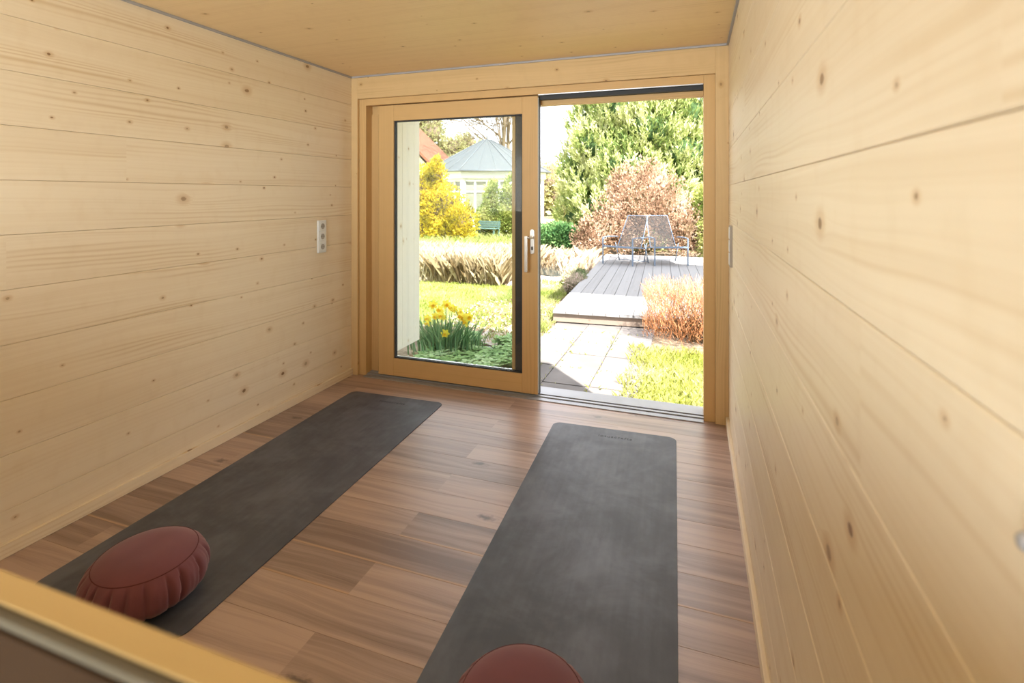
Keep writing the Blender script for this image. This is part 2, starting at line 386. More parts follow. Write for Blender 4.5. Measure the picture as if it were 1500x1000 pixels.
# ---- lift and slide door
door = empty('door_1', (0, 0, 0), kind='structure')
f = MB()
f.box(-2.39, -2.33, YD + .002, 3.47, 0, 2.08, .002, along='z')       # left stile
f.box(.0575, .123, YD + .002, 3.47, 0, 2.08, .002, along='z')        # right stile
f.box(-2.33, .0575, YD + .002, 3.355, 2.03, 2.08, .002, along='x')   # head, room side
f.box(-2.33, .0575, 3.405, 3.47, 1.97, 2.08, .002, along='x')        # head, garden side
f.box(-2.33, .0575, 3.355, 3.405, 2.06, 2.08, .0, along='x')
f.build('frame', M['frame'], door)
t = MB(); t.box(-.98, .055, 3.36, 3.402, 2.0, 2.055, .001); t.build('track', M['gasket'], door)
t = MB(); t.box(-.98, .055, 3.357, 3.361, 2.03, 2.04, 0); t.box(-.98, .055, YD + .004, YD + .012, 2.024, 2.03); t.build('head_seal', M['alu'], door)
th = MB()
th.box(-2.33, .0575, YD - .035, YD + .01, -.002, .006, .002); th.box(-2.33, .0575, YD + .016, 3.36, -.02, .012, .002)
th.box(-2.33, .0575, 3.37, 3.50, -.02, .016, .002)
th.build('threshold', M['sill'], door)
MB().box(-2.33, .0575, YD + .008, 3.372, -.019, .003).build('threshold_groove', M['gasket'], door)
# moving sash
s = MB(); y0, y1 = YD + .012, YD + .062
s.box(-2.228, -2.098, y0, y1, .02, 2.022, .003, along='z'); s.box(-1.095, -.985, y0, y1, .02, 2.022, .003, along='z')
s.box(-2.0979, -1.0951, y0, y1, 1.907, 2.0215, .003, along='x'); s.box(-2.0979, -1.0951, y0, y1, .0205, .147, .003, along='x')
sash = s.build('sash', M['frame'], door)
g = MB()
for a in ((-2.098, -2.090, .147, 1.907), (-1.103, -1.095, .147, 1.907), (-2.09, -1.103, .147, .155), (-2.09, -1.103, 1.899, 1.907)):
    g.box(a[0], a[1], y0 + .012, y1 - .008, a[2], a[3])
g.build('glazing_seal', M['gasket'], sash)
MB().box(-2.09, -1.103, y0 + .02, y0 + .026, .155, 1.899).build('pane', M['glass'], sash)
e = MB(); e.box(-.985, -.978, y0 + .012, y1 - .004, .02, 2.02, .001); tag(e.build('edge_seal', M['gasket'], sash))
e = MB(); e.box(-.985, -.981, y0 + .002, y0 + .010, .03, 2.01, .0005); tag(e.build('edge_strip', M['sealwhite'], sash))
# fixed light behind the sash
fx = MB(); fx.box(-1.19, -1.166, 3.395, 3.468, .0, 1.97, .002, along='z'); fx.box(-2.33, -2.272, 3.395, 3.468, .016, 1.97, .002, along='z'); fx.build('fixed_stile', M['frame'], door)
fx = MB(); fx.box(-1.166, -1.03, 3.40, 3.468, .016, 1.97, .002, along='z'); fx.build('fixed_mullion', M['anthracite'], door)
fx = MB(); fx.box(-2.271, -1.191, 3.425, 3.468, .0165, .125, .002); fx.build('fixed_rail', M['sealwhite'], door)
g = MB(); g.box(-2.27, -1.19, 3.420, 3.428, .125, .135); g.box(-2.27, -2.262, 3.42, 3.428, .135, 1.97)
g.build('fixed_seal', M['gasket'], door)
MB().box(-2.262, -1.19, 3.44, 3.446, .135, 1.97).build('fixed_pane', M['glass'], door)
# handle: plate with euro-cylinder, lever hanging down
def rounded(w_, h_, r_, n=6):
    pts = []
    for cx, cz, a0 in ((w_ / 2 - r_, h_ / 2 - r_, 0), (-w_ / 2 + r_, h_ / 2 - r_, 90), (-w_ / 2 + r_, -h_ / 2 + r_, 180), (w_ / 2 - r_, -h_ / 2 + r_, 270)):
        for k in range(n + 1):
            a = R(a0 + 90 * k / n); pts.append((cx + r_ * math.cos(a), cz + r_ * math.sin(a)))
    return pts
def prism(mb, pts, to3, d0, d1, mi=0, bev=.0, rnd=.5):
    """pts outline; to3(x,y,d); rim inset by bev at d1"""
    n = len(pts); cx = sum(p[0] for p in pts) / n; cy = sum(p[1] for p in pts) / n
    L = [(d0, 0.), (d1 - bev, 0.), (d1, bev)] if bev else [(d0, 0.), (d1, 0.)]
    vs = []
    for d, ins in L:
        for x, y in pts:
            l = math.hypot(x - cx, y - cy); k = 1 - ins / l if l else 1
            vs.append(to3(cx + (x - cx) * k, cy + (y - cy) * k, d))
    fs = [tuple(range(n - 1, -1, -1)), tuple((len(L) - 1) * n + k for k in range(n))]
    for j in range(len(L) - 1):
        for k in range(n): fs.append((j * n + k, j * n + (k + 1) % n, (j + 1) * n + (k + 1) % n, (j + 1) * n + k))
    mb.add(vs, fs, rnd, mi, sm=False); return mb
hx, hz = -1.022, 1.045
hp = MB(); prism(hp, rounded(.030, .168, .0149), lambda x, z, d: (hx + x, y0 - d, hz + z), 0, .008, bev=.002)
hpl = hp.build('handle_plate', M['steel'], sash); fixn(hpl)
k = MB(); prism(k, rounded(.012, .026, .0059), lambda x, z, d: (hx + x, y0 - d, hz - .045 + z), .008, .0095); k.build('keyhole', M['dark'], sash)
h = MB(); h.tube([(hx, y0 - .006, hz + .03), (hx, y0 - .05, hz + .03)], .010, 12)
h.tube([(hx + .004, y0 - .05, hz + .03), (hx - .028, y0 - .052, hz + .03)], .009, 10)
h.box(hx - .040, hx - .018, y0 - .062, y0 - .044, hz - .20, hz + .04, .004)
h.build('handle', M['steel'], sash)

# ---- low partition the camera looks over
pt = MB()
pt.box(XL, XR, .174, .1895, 0., 1.1385, .0006, along='x', mi=0)
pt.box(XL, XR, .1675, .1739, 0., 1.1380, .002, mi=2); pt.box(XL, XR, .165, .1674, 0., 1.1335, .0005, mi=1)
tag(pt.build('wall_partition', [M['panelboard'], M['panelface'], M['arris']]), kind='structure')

# ---- sockets and switch
def socket_panel(name, X, sgn, yc, zc, side):
    o = empty(name, (X, yc, zc))
    a = MB(); prism(a, rounded(.080, .225, .004, 3), lambda x, z, d: (sgn * d, x, z), .0, .012, bev=.0015); fixn(a.build('cover_plate', side, o))
    for k in (-1, 0, 1):
        a = MB(); prism(a, rounded(.058, .060, .004, 3), lambda x, z, d: (sgn * d, x, z + k * .071), .012, .0145, bev=.001)
        ins = fixn(a.build('socket_insert', M['white'], o))
        c_ = MB(); prism(c_, [(.0195 * math.cos(R(15 * q)), .0195 * math.sin(R(15 * q))) for q in range(24)], lambda x, z, d: (sgn * d, x, z + k * .071), .0145, .0152)
        rc = fixn(c_.build('recess', M['socketgrey'], ins))
        h_ = MB()
        for sy in (-.0095, .0095): prism(h_, [(sy + .0026 * math.cos(R(45 * q)), .0026 * math.sin(R(45 * q))) for q in range(8)], lambda x, z, d: (sgn * d, x, z + k * .071), .0152, .0158)
        h_.build('pin_hole', M['dark'], ins)
    return o
tag(socket_panel('power_socket', XL, 1, 2.962, 1.07, M['white']), 'white triple power socket on the left board wall near the door', 'power socket')
o = empty('light_switch', (XR, 3.03, 1.083)); tag(o, 'slim triple light switch plate on the right board wall beside the door', 'light switch')
a = MB(); prism(a, rounded(.080, .222, .004, 3), lambda x, z, d: (-d, x, z), .0, .013, bev=.0015); fixn(a.build('cover_plate', M['switchside'], o))
for k in (-1, 0, 1):
    a = MB(); prism(a, rounded(.056, .062, .004, 3), lambda x, z, d: (-d, x, z + k * .070), .013, .016, bev=.0015); fixn(a.build('rocker', M['white'], o))
o = empty('wall_knob', (XR, .383, 1.158)); tag(o, 'small round grey knob on the right wall at the picture edge', 'wall knob')
prof = [(.0, .017), (.004, .0165), (.006, .013), (.006, .004), (.005, 0.)]
vs = []; fs = []; n = 24
for r_, d in prof:
    for k in range(n): vs.append((-d, r_ * math.cos(2 * math.pi * k / n), r_ * math.sin(2 * math.pi * k / n)))
for j in range(len(prof) - 1):
    for k in range(n): fs.append((j * n + k, j * n + (k + 1) % n, (j + 1) * n + (k + 1) % n, (j + 1) * n + k))
a = MB(); a.add(vs, fs); a.build('knob_cap', M['alu_strip'], o)
a = MB(); prism(a, [(.0155 * math.cos(R(15 * q)), .0155 * math.sin(R(15 * q))) for q in range(24)], lambda x, z, d: (-d, x, z), 0, .003, bev=.001); a.build('rosette', M['alu_strip'], o)

# ---- yoga mats
def text_mesh(txt, size):
    cu = bpy.data.curves.new('t', 'FONT'); cu.body = txt; cu.size = size; cu.align_x = 'CENTER'; cu.space_character = 1.25; cu.extrude = .0002; cu.offset = .0006
    ob = bpy.data.objects.new('t', cu); COL.objects.link(ob)
    bpy.context.view_layer.update()
    me = bpy.data.meshes.new_from_object(ob.evaluated_get(bpy.context.evaluated_depsgraph_get()))
    bpy.data.objects.remove(ob); return me
tm = text_mesh('lotuscrafts', .034); tm.materials.clear(); tm.materials.append(M['logo'])
def mat(name, cx, yfar, L, W, rz, label):
    o = empty(name, (cx, yfar - L / 2, 0), rz); tag(o, label, 'yoga mat')
    a = MB(); prism(a, rounded(W, L, .045, 8), lambda x, y, d: (x, y, d), .0005, .0045, bev=.0012)
    fixn(a.build('mat_sheet', M['mat'], o))
    l = bpy.data.objects.new('logo_print', tm); COL.objects.link(l); l.parent = o; l.location = (.02, L / 2 - .108, .0048)
mat('yoga_mat', -1.852, 3.03, 1.89, .69, R(1.6), 'dark grey yoga mat along the left wall, under the whole cushion')
mat('yoga_mat', -.4075, 3.02, 1.83, .695, R(1.9), 'dark grey yoga mat in front of the open door, on the right')

# ---- round pleated cushions
def cushion(loc, rz, label, tilt=(0, 0)):
    o = empty('meditation_cushion', loc, rz); tag(o, label, 'cushion')
    o.rotation_euler = (tilt[0], tilt[1], rz)
    n = 256; Rt, Ro, Hh = .150, .185, .165; zm = .075
    def prof_(th):                                     # th: 90 deg = top centre, -90 = underside centre
        c_, s_ = math.cos(th), math.sin(th)
        r_ = Ro * abs(c_) ** .62; z = zm + (Hh - zm) * s_ ** .95 if s_ >= 0 else zm - (zm - .0) * abs(s_) ** .8
        return r_, z
    tht = math.acos((Rt / Ro) ** (1 / .62))
    vs = [(0, 0, prof_(math.pi / 2)[1])]; fs = []; rings = 16
    for j in range(1, rings + 1):
        rt = Rt * j / rings; th = math.acos((rt / Ro) ** (1 / .62)); z = prof_(th)[1]
        for k in range(n):
            a = 2 * math.pi * k / n; nz = noise.noise(Vector((rt * math.cos(a) * 11, rt * math.sin(a) * 11, 1))) * .003 * (1 - j / rings)
            vs.append((rt * math.cos(a), rt * math.sin(a), z + nz))
    for k in range(n): fs.append((0, 1 + k, 1 + (k + 1) % n))
    for j in range(rings - 1):
        for k in range(n): fs.append((1 + j * n + k, 1 + (j + 1) * n + k, 1 + (j + 1) * n + (k + 1) % n, 1 + j * n + (k + 1) % n))
    a = MB(); a.add(vs, fs); a.build('top_panel', M['cushion'], o)
    pleats = []; a0 = 0.
    while a0 < 2 * math.pi - .12: pleats.append((a0, U(.009, .019), U(-.14, .24))); a0 += U(.20, .42)
    vs = []; fs = []; m = 36
    for j in range(m + 1):
        s_ = j / m; th = tht + (-math.pi / 2 * .93 - tht) * s_; rr, z = prof_(th)
        env = min(1., s_ * 6) * min(1., (1 - s_) * 4) * (1 - .35 * s_)
        for k in range(n):
            ang = 2 * math.pi * k / n; off = 0.
            for pa, dp, sl in pleats:
                d = (ang - pa - sl * s_ + math.pi) % (2 * math.pi) - math.pi
                if -.08 < d < .3:
                    off -= dp * (math.exp(-(d / .010) ** 2) if d < 0 else math.exp(-(d / .06) ** 2))
            off += .004 * noise.noise(Vector((math.cos(ang) * 6, math.sin(ang) * 6, s_ * 2))) + .0025 * noise.noise(Vector((math.cos(ang) * 16, math.sin(ang) * 16, s_ * 3 + 4)))
            q = rr + off * env
            vs.append((q * math.cos(ang), q * math.sin(ang), max(z, .0)))
    for j in range(m):
        for k in range(n): fs.append((j * n + k, (j + 1) * n + k, (j + 1) * n + (k + 1) % n, j * n + (k + 1) % n))
    fs.append(tuple(m * n + k for k in range(n)))
    a = MB(); a.add(vs, fs); a.build('side_band', M['cushion'], o)
    zt = prof_(tht)[1]; pr = MB()
    pr.tube([(Rt * math.cos(2 * math.pi * k / 96), Rt * math.sin(2 * math.pi * k / 96), zt) for k in range(97)], .0014, 6, cap=False)
    pr.build('piping', M['seam'], o)
    return o
cushion((-1.745, 1.245, .0045), R(20), 'dusty rose round pleated cushion lying on the left yoga mat')
cushion((-.392, 1.19, .0045), R(110), 'dusty rose round cushion at the bottom edge, on the right yoga mat')

# ================================================================== GARDEN
G = -.45
def rv():
    z = U(-1, 1); a = U(0, 2 * math.pi); r_ = math.sqrt(1 - z * z); return Vector((r_ * math.cos(a), r_ * math.sin(a), z))
def kite(mb, p, d, L, W, rnd, mi=0):
    s_ = d.cross(Vector((U(-1, 1), U(-1, 1), U(-1, 1)))).normalized() * W
    q = d.normalized()
    mb.face([p, p + q * L * .45 + s_, p + q * L, p + q * L * .45 - s_], rnd, mi)
def lump(c, r, n=2, amp=.18, seed=0):
    bm = bmesh.new(); bmesh.ops.create_icosphere(bm, subdivisions=n, radius=1.)
    vs = []
    for v in bm.verts:
        q = v.co * (1 + amp * noise.noise(v.co * 2.3 + Vector((seed, 0, 0))))
        vs.append((c[0] + q.x * r[0], c[1] + q.y * r[1], c[2] + q.z * r[2]))
    fs = [tuple(v.index for v in f.verts) for f in bm.faces]; bm.free(); return vs, fs
def foliage(blobs, n, L, W, k=4, up=.5, jit=.7, shell=(.72, 1.05), zmin=G, cull=True, ry=None):
    """tufts of small leaves over a set of ellipsoids"""
    mb = MB(); ar = [(b[3] * b[4] + b[4] * b[5] + b[3] * b[5]) for b in blobs]; tot = sum(ar)
    for b, a in zip(blobs, ar):
        c = Vector(b[:3]); r = Vector(b[3:6])
        for _ in range(int(n * a / tot)):
            d = rv()
            if cull and d.y > .35: d.y = -d.y          # far side thinner: most leaves where they can be seen
            s_ = U(*shell); p = Vector((c.x + d.x * r.x * s_, c.y + d.y * r.y * s_, c.z + d.z * r.z * s_))
            if p.z < zmin: continue
            base = min(1, max(0, .5 + .8 * noise.noise(p * 1.7) + U(-.25, .25)))
            for _ in range(k):
                q = (d + Vector((0, 0, up)) + rv() * jit).normalized()
                kite(mb, p + rv() * L * .35, q, L * U(.6, 1.2), W * U(.7, 1.2), min(1, max(0, base + U(-.2, .2))))
    return mb
def core(blobs, s=.66):  # opaque dark lumps that stand in for the shade inside foliage
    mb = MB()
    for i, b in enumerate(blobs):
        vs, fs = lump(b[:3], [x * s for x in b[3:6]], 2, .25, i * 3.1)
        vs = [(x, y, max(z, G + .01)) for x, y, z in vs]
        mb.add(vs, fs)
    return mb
def shrub(name, blobs, n, L, W, mat, label, cat, group=None, inner='twigbrown', cs=.66, **kw):
    cx = sum(b[0] for b in blobs) / len(blobs); cy = sum(b[1] for b in blobs) / len(blobs)
    T = Matrix.Translation((-cx, -cy, -G))
    o = empty(name, (cx, cy, G)); tag(o, label, cat, group)
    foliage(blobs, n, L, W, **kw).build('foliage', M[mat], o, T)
    if cs > .35: core(blobs, cs).build('branches', M[inner], o, T)  # dark core imitating inner shade, no modelled branches
    return o
def trunk_at(o, r, h):
    MB().tube([(0, 0, -.05), (0, 0, h * .5), (.05, 0, h)], r, 8, r1=r * .6).build('trunk', M['bark'], o)

# ---- ground
gm = MB(); nx, ny = 60, 60; vs = []; fs = []
for j in range(ny + 1):
    for i in range(nx + 1):
        x = -45 + 75 * i / nx; y = -10 + 70 * j / ny
        vs.append((x, y, G - .02))
for j in range(ny):
    for i in range(nx): fs.append((j * (nx + 1) + i, j * (nx + 1) + i + 1, (j + 1) * (nx + 1) + i + 1, (j + 1) * (nx + 1) + i))
gm.add(vs, fs, sm=False); tag(gm.build('garden_ground', M['soil']), 'brown garden soil under the lawn and beds', 'ground', kind='structure')
# lawns (uncountable)
def blades(n, area, h, w, mat, name, label, zoff=0, clump=0., lean=.5, mask=None, cat='grass'):
    mb = MB(); x0, x1, y0, y1 = area; i = 0; tries = 0
    while i < n and tries < n * 6:
        tries += 1
        x, y = U(x0, x1), U(y0, y1)
        if mask and not mask(x, y): continue
        if clump and noise.noise(Vector((x * 2.3, y * 2.3, 0))) < U(-1, 1) * clump - .25: continue
        i += 1
        hh = h * U(.5, 1.15); a = U(0, 6.28); l = U(0, lean) * hh; wx, wy = w * math.cos(a + 1.57), w * math.sin(a + 1.57)
        p = Vector((x, y, G - .02 + zoff)); m = p + Vector((math.cos(a) * l * .3, math.sin(a) * l * .3, hh * .6)); t_ = p + Vector((math.cos(a) * l, math.sin(a) * l, hh))
        rn = min(1, max(0, .5 + .7 * noise.noise(Vector((x * 1.6, y * 1.6, 3))) + U(-.3, .3)))
        mb.face([p - Vector((wx, wy, 0)), p + Vector((wx, wy, 0)), m + Vector((wx, wy, 0)) * .7, t_, m - Vector((wx, wy, 0)) * .7], rn)
    return tag(mb.build(name, M[mat]), label, cat, kind='stuff')
turf = simple('turf', (.24, .27, .08), rough=.95, spec=.05, var=.3, vscale=9., bump=.8, bscale=60., bdist=.02)
def patch(name, pts, mat, z, label, cat='lawn', kind='structure'):
    mb = MB(); prism(mb, pts, lambda x, y, d: (x, y, d), G - .02, z); return tag(mb.build(name, mat), label, cat, kind=kind)
patch('lawn_base', [(-.62, 3.6), (6, 3.6), (6, 6.2), (.2, 6.3), (-.5, 6.15), (-.78, 5.6)], turf, G - .005, 'turf right of the paved path')
patch('lawn_base', [(-9, 6.4), (-3.2, 6.5), (-2.55, 6.6), (-2.35, 7.6), (-2.5, 9.9), (-4.6, 9.6), (-9, 9.6)], turf, G - .005, 'turf behind the daffodils')
blades(9000, (-.72, 1.3, 3.65, 6.3), .09, .0035, 'grass', 'lawn_grass', 'bright green grass right of the paved path', lean=.9, mask=lambda x, y: x > -.66 + .12 * noise.noise(Vector((y * 3, 0, 0))) + .06 * max(0, 5 - y) * 1.2)
blades(9000, (-6.5, -2.45, 6.5, 9.7), .07, .006, 'grass', 'lawn_grass', 'bright green lawn behind the daffodil clump', lean=.9)
blades(3500, (-3.3, -1.95, 8.0, 10.5), .08, .006, 'grassd', 'lawn_grass', 'grass along the left side of the deck', lean=.9, mask=lambda x, y: x < -2.12 - (y - 8) * .05)
# far meadow
patch('meadow', [(-45, 15.5), (-5, 15.5), (-5, 17), (20, 19), (28, 58), (-45, 58)], simple('pale meadow', (.50, .48, .20), rough=.95, spec=.05, var=.2, vscale=2.), G - .004, 'pale meadow behind the shrubs')

# ---- paving slabs (one paved surface)
pv = MB()
for i, x in enumerate((-2.28, -1.83, -1.38, -.93)):
    for j in range(8):
        y = 3.36 + j * .488 + (0, .02, 0, .015)[i]
        if i == 0 and j > 1: continue
        dz = U(-.006, .006)
        pv.box(x + .004 + U(-.002, .003), x + .446, y + .004, y + .484 + U(-.003, .002), G - .03, G + .004 + dz, .006, rnd=U(0, 1))
tag(pv.build('paved_path', M['slab']), 'pale concrete slab path leading from the door to the deck', 'path', kind='structure')
blades(420, (-1.9, -.5, 3.9, 7.0), .05, .006, 'grass', 'path_weeds', 'small grass tufts in the joints of the paved path', lean=1.4, cat='weeds',
       mask=lambda x, y: min(abs(x + 1.83), abs(x + 1.38), abs(x + .93), abs(x + .48)) < .02 or (abs((y - 3.36 + .244) % .488 - .244) < .02 and random.random() < .6))

# ---- deck
dk = empty('garden_deck', (-1.88, 7.15, G), R(3.2)); tag(dk, 'weathered grey timber deck one low step up behind the paved path', 'deck')
b = MB(); nb = 19; bw = .185
mp = lambda a, w_, d: (w_, a, d)
for i in range(nb): b.plank(mp, -.06, 7.1, i * bw + .003, (i + 1) * bw - .003, .14, .18, .004)
b.build('boards', M['deckwood'], dk)
b = MB(); b.plank(lambda a, w_, d: (a, -d, w_), 0, nb * bw, .015, .138, .0, .02, .003); b.build('fascia', M['deckface'], dk)
b = MB(); b.box(.01, nb * bw - .02, .03, 7.0, .0, .135); b.build('substructure', M['twigbrown'], dk)

# ---- canopy added out of view on the right to cast shade on the deck
cn = empty('added_canopy', (2.9, 7.9, G)); tag(cn, 'added flat canopy on posts, out of view right of the deck, to shade it', 'canopy')
MB().box(-2.76, 2.76, -2.1, 2.1, 4.45, 4.6, .01).build('canopy_roof', M['wing'], cn)
for sx in (-.6, 2.6):
    for sy in (-1.9, 1.9): MB().box(sx - .06, sx + .06, sy - .06, sy + .06, 0, 4.45, .005, along='z').build('post', M['frame'], cn)

# ---- lounge chairs
def lounge(loc, rz, label):
    o = empty('lounge_chair', loc, rz); tag(o, label, 'chair', 'metal lounge chairs on the deck')
    W2 = .385; r_ = .014
    for sx in (-1, 1):
        x = sx * W2
        a = MB(); a.box(x - .014, x + .014, -.014, .014, 0, .62, .003, along='z'); a.build('leg', M['chairframe'], o)
        a = MB(); a.tube([(x, .60, .46), (x, .80, 0)], .012, 8); a.build('leg', M['chairframe'], o)
        a = MB(); a.tube([(x, 0, .62), (x, .2, .63), (x, .55, .615), (x * .97, .70, .60)], .014, 8); a.build('armrest', M['chairframe'], o)
        a = MB(); a.tube([(x * .93, .0, .42), (x * .93, .62, .36)], .013, 8); a.build('seat_rail', M['chairframe'], o)
    a = MB(); a.box(-W2, W2, -.014, .016, .40, .44, .004); a.build('front_rail', M['chairframe'], o)
    a = MB(); a.tube([(-W2, .80, .03), (W2, .80, .03)], .009, 6); a.build('stretcher', M['chairframe'], o)
    # sling seat and inclined back with ribs
    a = MB(); P = [(.02, .435), (.2, .41), (.4, .385), (.60, .37)]
    for (ya, za), (yb, zb) in zip(P, P[1:]):
        a.face([(-.35, ya, za), (.35, ya, za), (.35, yb, zb), (-.35, yb, zb)]); a.face([(-.35, ya, za - .006), (-.35, yb, zb - .006), (.35, yb, zb - .006), (.35, ya, za - .006)])
    a.build('seat', M['mesh'], o)
    a = MB(); B0 = Vector((0, .60, .37)); B1 = Vector((0, 1.03, 1.10)); n = 34
    for i in range(n):
        p = B0.lerp(B1, (i + .1) / n); q = B0.lerp(B1, (i + .66) / n); wa = .295 - .045 * i / n
        a.face([(-wa, p.y, p.z), (wa, p.y, p.z), (wa, q.y, q.z), (-wa, q.y, q.z)])
        a.face([(-wa, p.y + .004, p.z), (-wa, q.y + .004, q.z), (wa, q.y + .004, q.z), (wa, p.y + .004, p.z)])
    a.build('backrest', M['mesh'], o)
    a = MB()
    a.tube([(-.31, .56, .36), (-.262, 1.03, 1.11), (.262, 1.03, 1.11), (.31, .56, .36)], .012, 8); a.build('back_frame', M['chairframe'], o)
    return o
lounge((-1.665, 12.15, -.27), R(-21), 'blue grey metal lounge chair on the deck, the left one of the pair')
lounge((-.48, 12.42, -.27), R(22), 'blue grey metal lounge chair on the deck, the right one of the pair')

# ---- plants near the door
def in_gc(x, y):
    return y > 3.62 and (x < -1.72 + .15 * math.sin(y * 5)) and not (x < -2.75 + (y < 4.6) * .55) and y < 5.9 - .5 * abs(x + 2.2) + .2 * math.sin(x * 9) and (x + 2.23) ** 2 + ((y - 5.5) * 1.2) ** 2 > .05
gc = MB(); i = 0
while i < 3400:
    x, y = U(-3.2, -1.6), U(3.6, 6.3)
    if not in_gc(x, y): continue
    i += 1; hh = U(.03, .13); c_ = Vector((x, y, G + hh)); base = min(1, max(0, .5 + .8 * noise.noise(Vector((x * 3, y * 3, 0))) + U(-.25, .25)))
    n = random.choice((3, 4, 5)); a0 = U(0, 6.28)
    for k in range(n):
        a = a0 + 6.28 * k / n; d = Vector((math.cos(a), math.sin(a), U(-.1, .35))); sd = Vector((-math.sin(a), math.cos(a), 0)); L = U(.04, .075)
        gc.face([c_, c_ + d * L * .55 + sd * L * .38, c_ + d * L, c_ + d * L * .55 - sd * L * .38], base)
tag(gc.build('ground_cover', M['groundcover']), 'low green leafy ground cover outside the glass door', 'ground cover', kind='stuff')
blades(900, (-2.95, -2.5, 3.7, 5.2), .10, .004, 'reed', 'dry_grass', 'dry straw grass at the foot of the pale timber side wall', lean=1.6, cat='dry grass')
gp = patch('gravel_patch', [(-2.55, 5.85), (-2.2, 5.75), (-1.95, 5.95), (-1.95, 6.5), (-2.2, 6.75), (-2.6, 6.5)], M['gravel'], G + .01, 'pale pinkish gravel patch behind the ground cover', 'gravel')
lit = MB()
for i in range(1700):
    x, y = U(-3.4, -1.85), U(5.7, 8.4)
    if x > -1.95 - (y > 7) * .1 : continue
    kite(lit, Vector((x, y, G + U(0, .03))), Vector((U(-1, 1), U(-1, 1), U(0, .7))), U(.03, .06), U(.01, .02), U(0, 1))
tag(lit.build('leaf_litter', M['brownleaf']), 'scattered dry brown leaves beside the path and deck', 'fallen leaves', kind='stuff')
blades(1200, (-2.5, -1.85, 5.9, 8.0), .09, .007, 'grassd', 'bed_grass', 'sparse pale grass between path and lawn', lean=1.2, cat='grass', clump=.6)
vs, fs = lump((0, 0, 0), (.15, .10, .055), 3, .5, 4.); a = MB(); a.add(vs, fs, sm=False); o = a.build('garden_rock', M['rock']); o.location = (-2.23, 5.45, G + .02)
tag(o, 'flat grey rock in the green ground cover', 'rock')
vs, fs = lump((0, 0, 0), (.17, .08, .05), 3, .5, 9.); a = MB(); a.add(vs, fs, sm=False); o = a.build('garden_rock', M['rock']); o.location = (-2.02, 5.0, G + .02)
tag(o, 'low dark rock in the ground cover close to the glass', 'rock')

# daffodils
lf = MB()
for i in range(330):
    x = -2.64 + random.gauss(0, .17); y = 5.25 + random.gauss(0, .13); a = math.atan2(y - 5.25, x + 2.64) + U(-.6, .6); hh = U(.30, .50); l = U(.03, .22); w_ = U(.006, .010)
    px_ = [Vector((x, y, G)), Vector((x + math.cos(a) * l * .2, y + math.sin(a) * l * .2, G + hh * .55)), Vector((x + math.cos(a) * l, y + math.sin(a) * l, G + hh))]
    sd = Vector((U(-1, 1), U(-1, 1), 0)).normalized() * w_; rn = U(0, 1)
    lf.face([px_[0] - sd, px_[0] + sd, px_[1] + sd, px_[1] - sd], rn); lf.face([px_[1] - sd, px_[1] + sd, px_[2]], rn)
tag(lf.build('daffodil_leaves', M['daffleaf']), 'dense clump of long green daffodil leaves beside the pale side wall', 'leaves', kind='stuff')
def daffodil():
    o = empty('daffodil'); tag(o, 'yellow daffodil in bloom in the leafy clump outside the glass', 'flower', 'daffodils in the clump outside the glass')
    st = MB(); st.tube([(0, 0, -.48), (0, 0, -.2), (0, .012, -.02), (0, -.004, 0)], .0035, 5); st.build('stem', M['stem'], o)
    fl_ = MB()
    for k in range(6):
        a = 2 * math.pi * k / 6 + .2; d = Vector((math.cos(a), -.12, math.sin(a))); sd = Vector((-math.sin(a), 0, math.cos(a)))
        fl_.face([(0, -.008, 0), d * .026 + sd * .017, d * .042 + sd * .012, d * .053, d * .042 - sd * .012, d * .026 - sd * .017])
    fl_.build('petals', M['petal'], o)
    co = MB(); vs = []; fs = []; n = 12
    for (r_, yy) in ((.008, -.005), (.012, -.018), (.014, -.030), (.020, -.038)):
        for k in range(n):
            rr = r_ * (1 + (.12 if yy < -.035 and k % 2 else 0)); vs.append((rr * math.cos(6.283 * k / n), yy, rr * math.sin(6.283 * k / n)))
    for j in range(3):
        for k in range(n): fs.append((j * n + k, j * n + (k + 1) % n, (j + 1) * n + (k + 1) % n, (j + 1) * n + k))
    fs.append(tuple(range(n))); co.add(vs, fs); co.build('trumpet', M['corona'], o)
    return o
dpos = [(-2.77, .12), (-2.60, .14), (-2.84, -.04), (-2.71, .01), (-2.64, .00), (-2.53, .09), (-2.61, .03), (-2.45, .05), (-2.41, .02), (-2.31, .03), (-2.35, -.04), (-2.54, -.14), (-2.79, -.07), (-2.67, .07), (-2.51, .12), (-2.37, .00)]
dp = daffodil()
for i, (x, z) in enumerate(dpos):
    o = dp if i == 0 else copy_tree(dp)
    o.location = (x, 5.2 + U(-.10, .08) - (z < -.1) * .05, z + (.0)); o.rotation_euler = (R(U(-10, 20)), R(U(-25, 25)), R(U(-45, 45)))
    s_ = U(.95, 1.2); o.scale = (s_, s_, s_)
    if z < -.1: o['label'] = 'lowest yellow daffodil, at the front of the clump outside the glass'; del o['group']

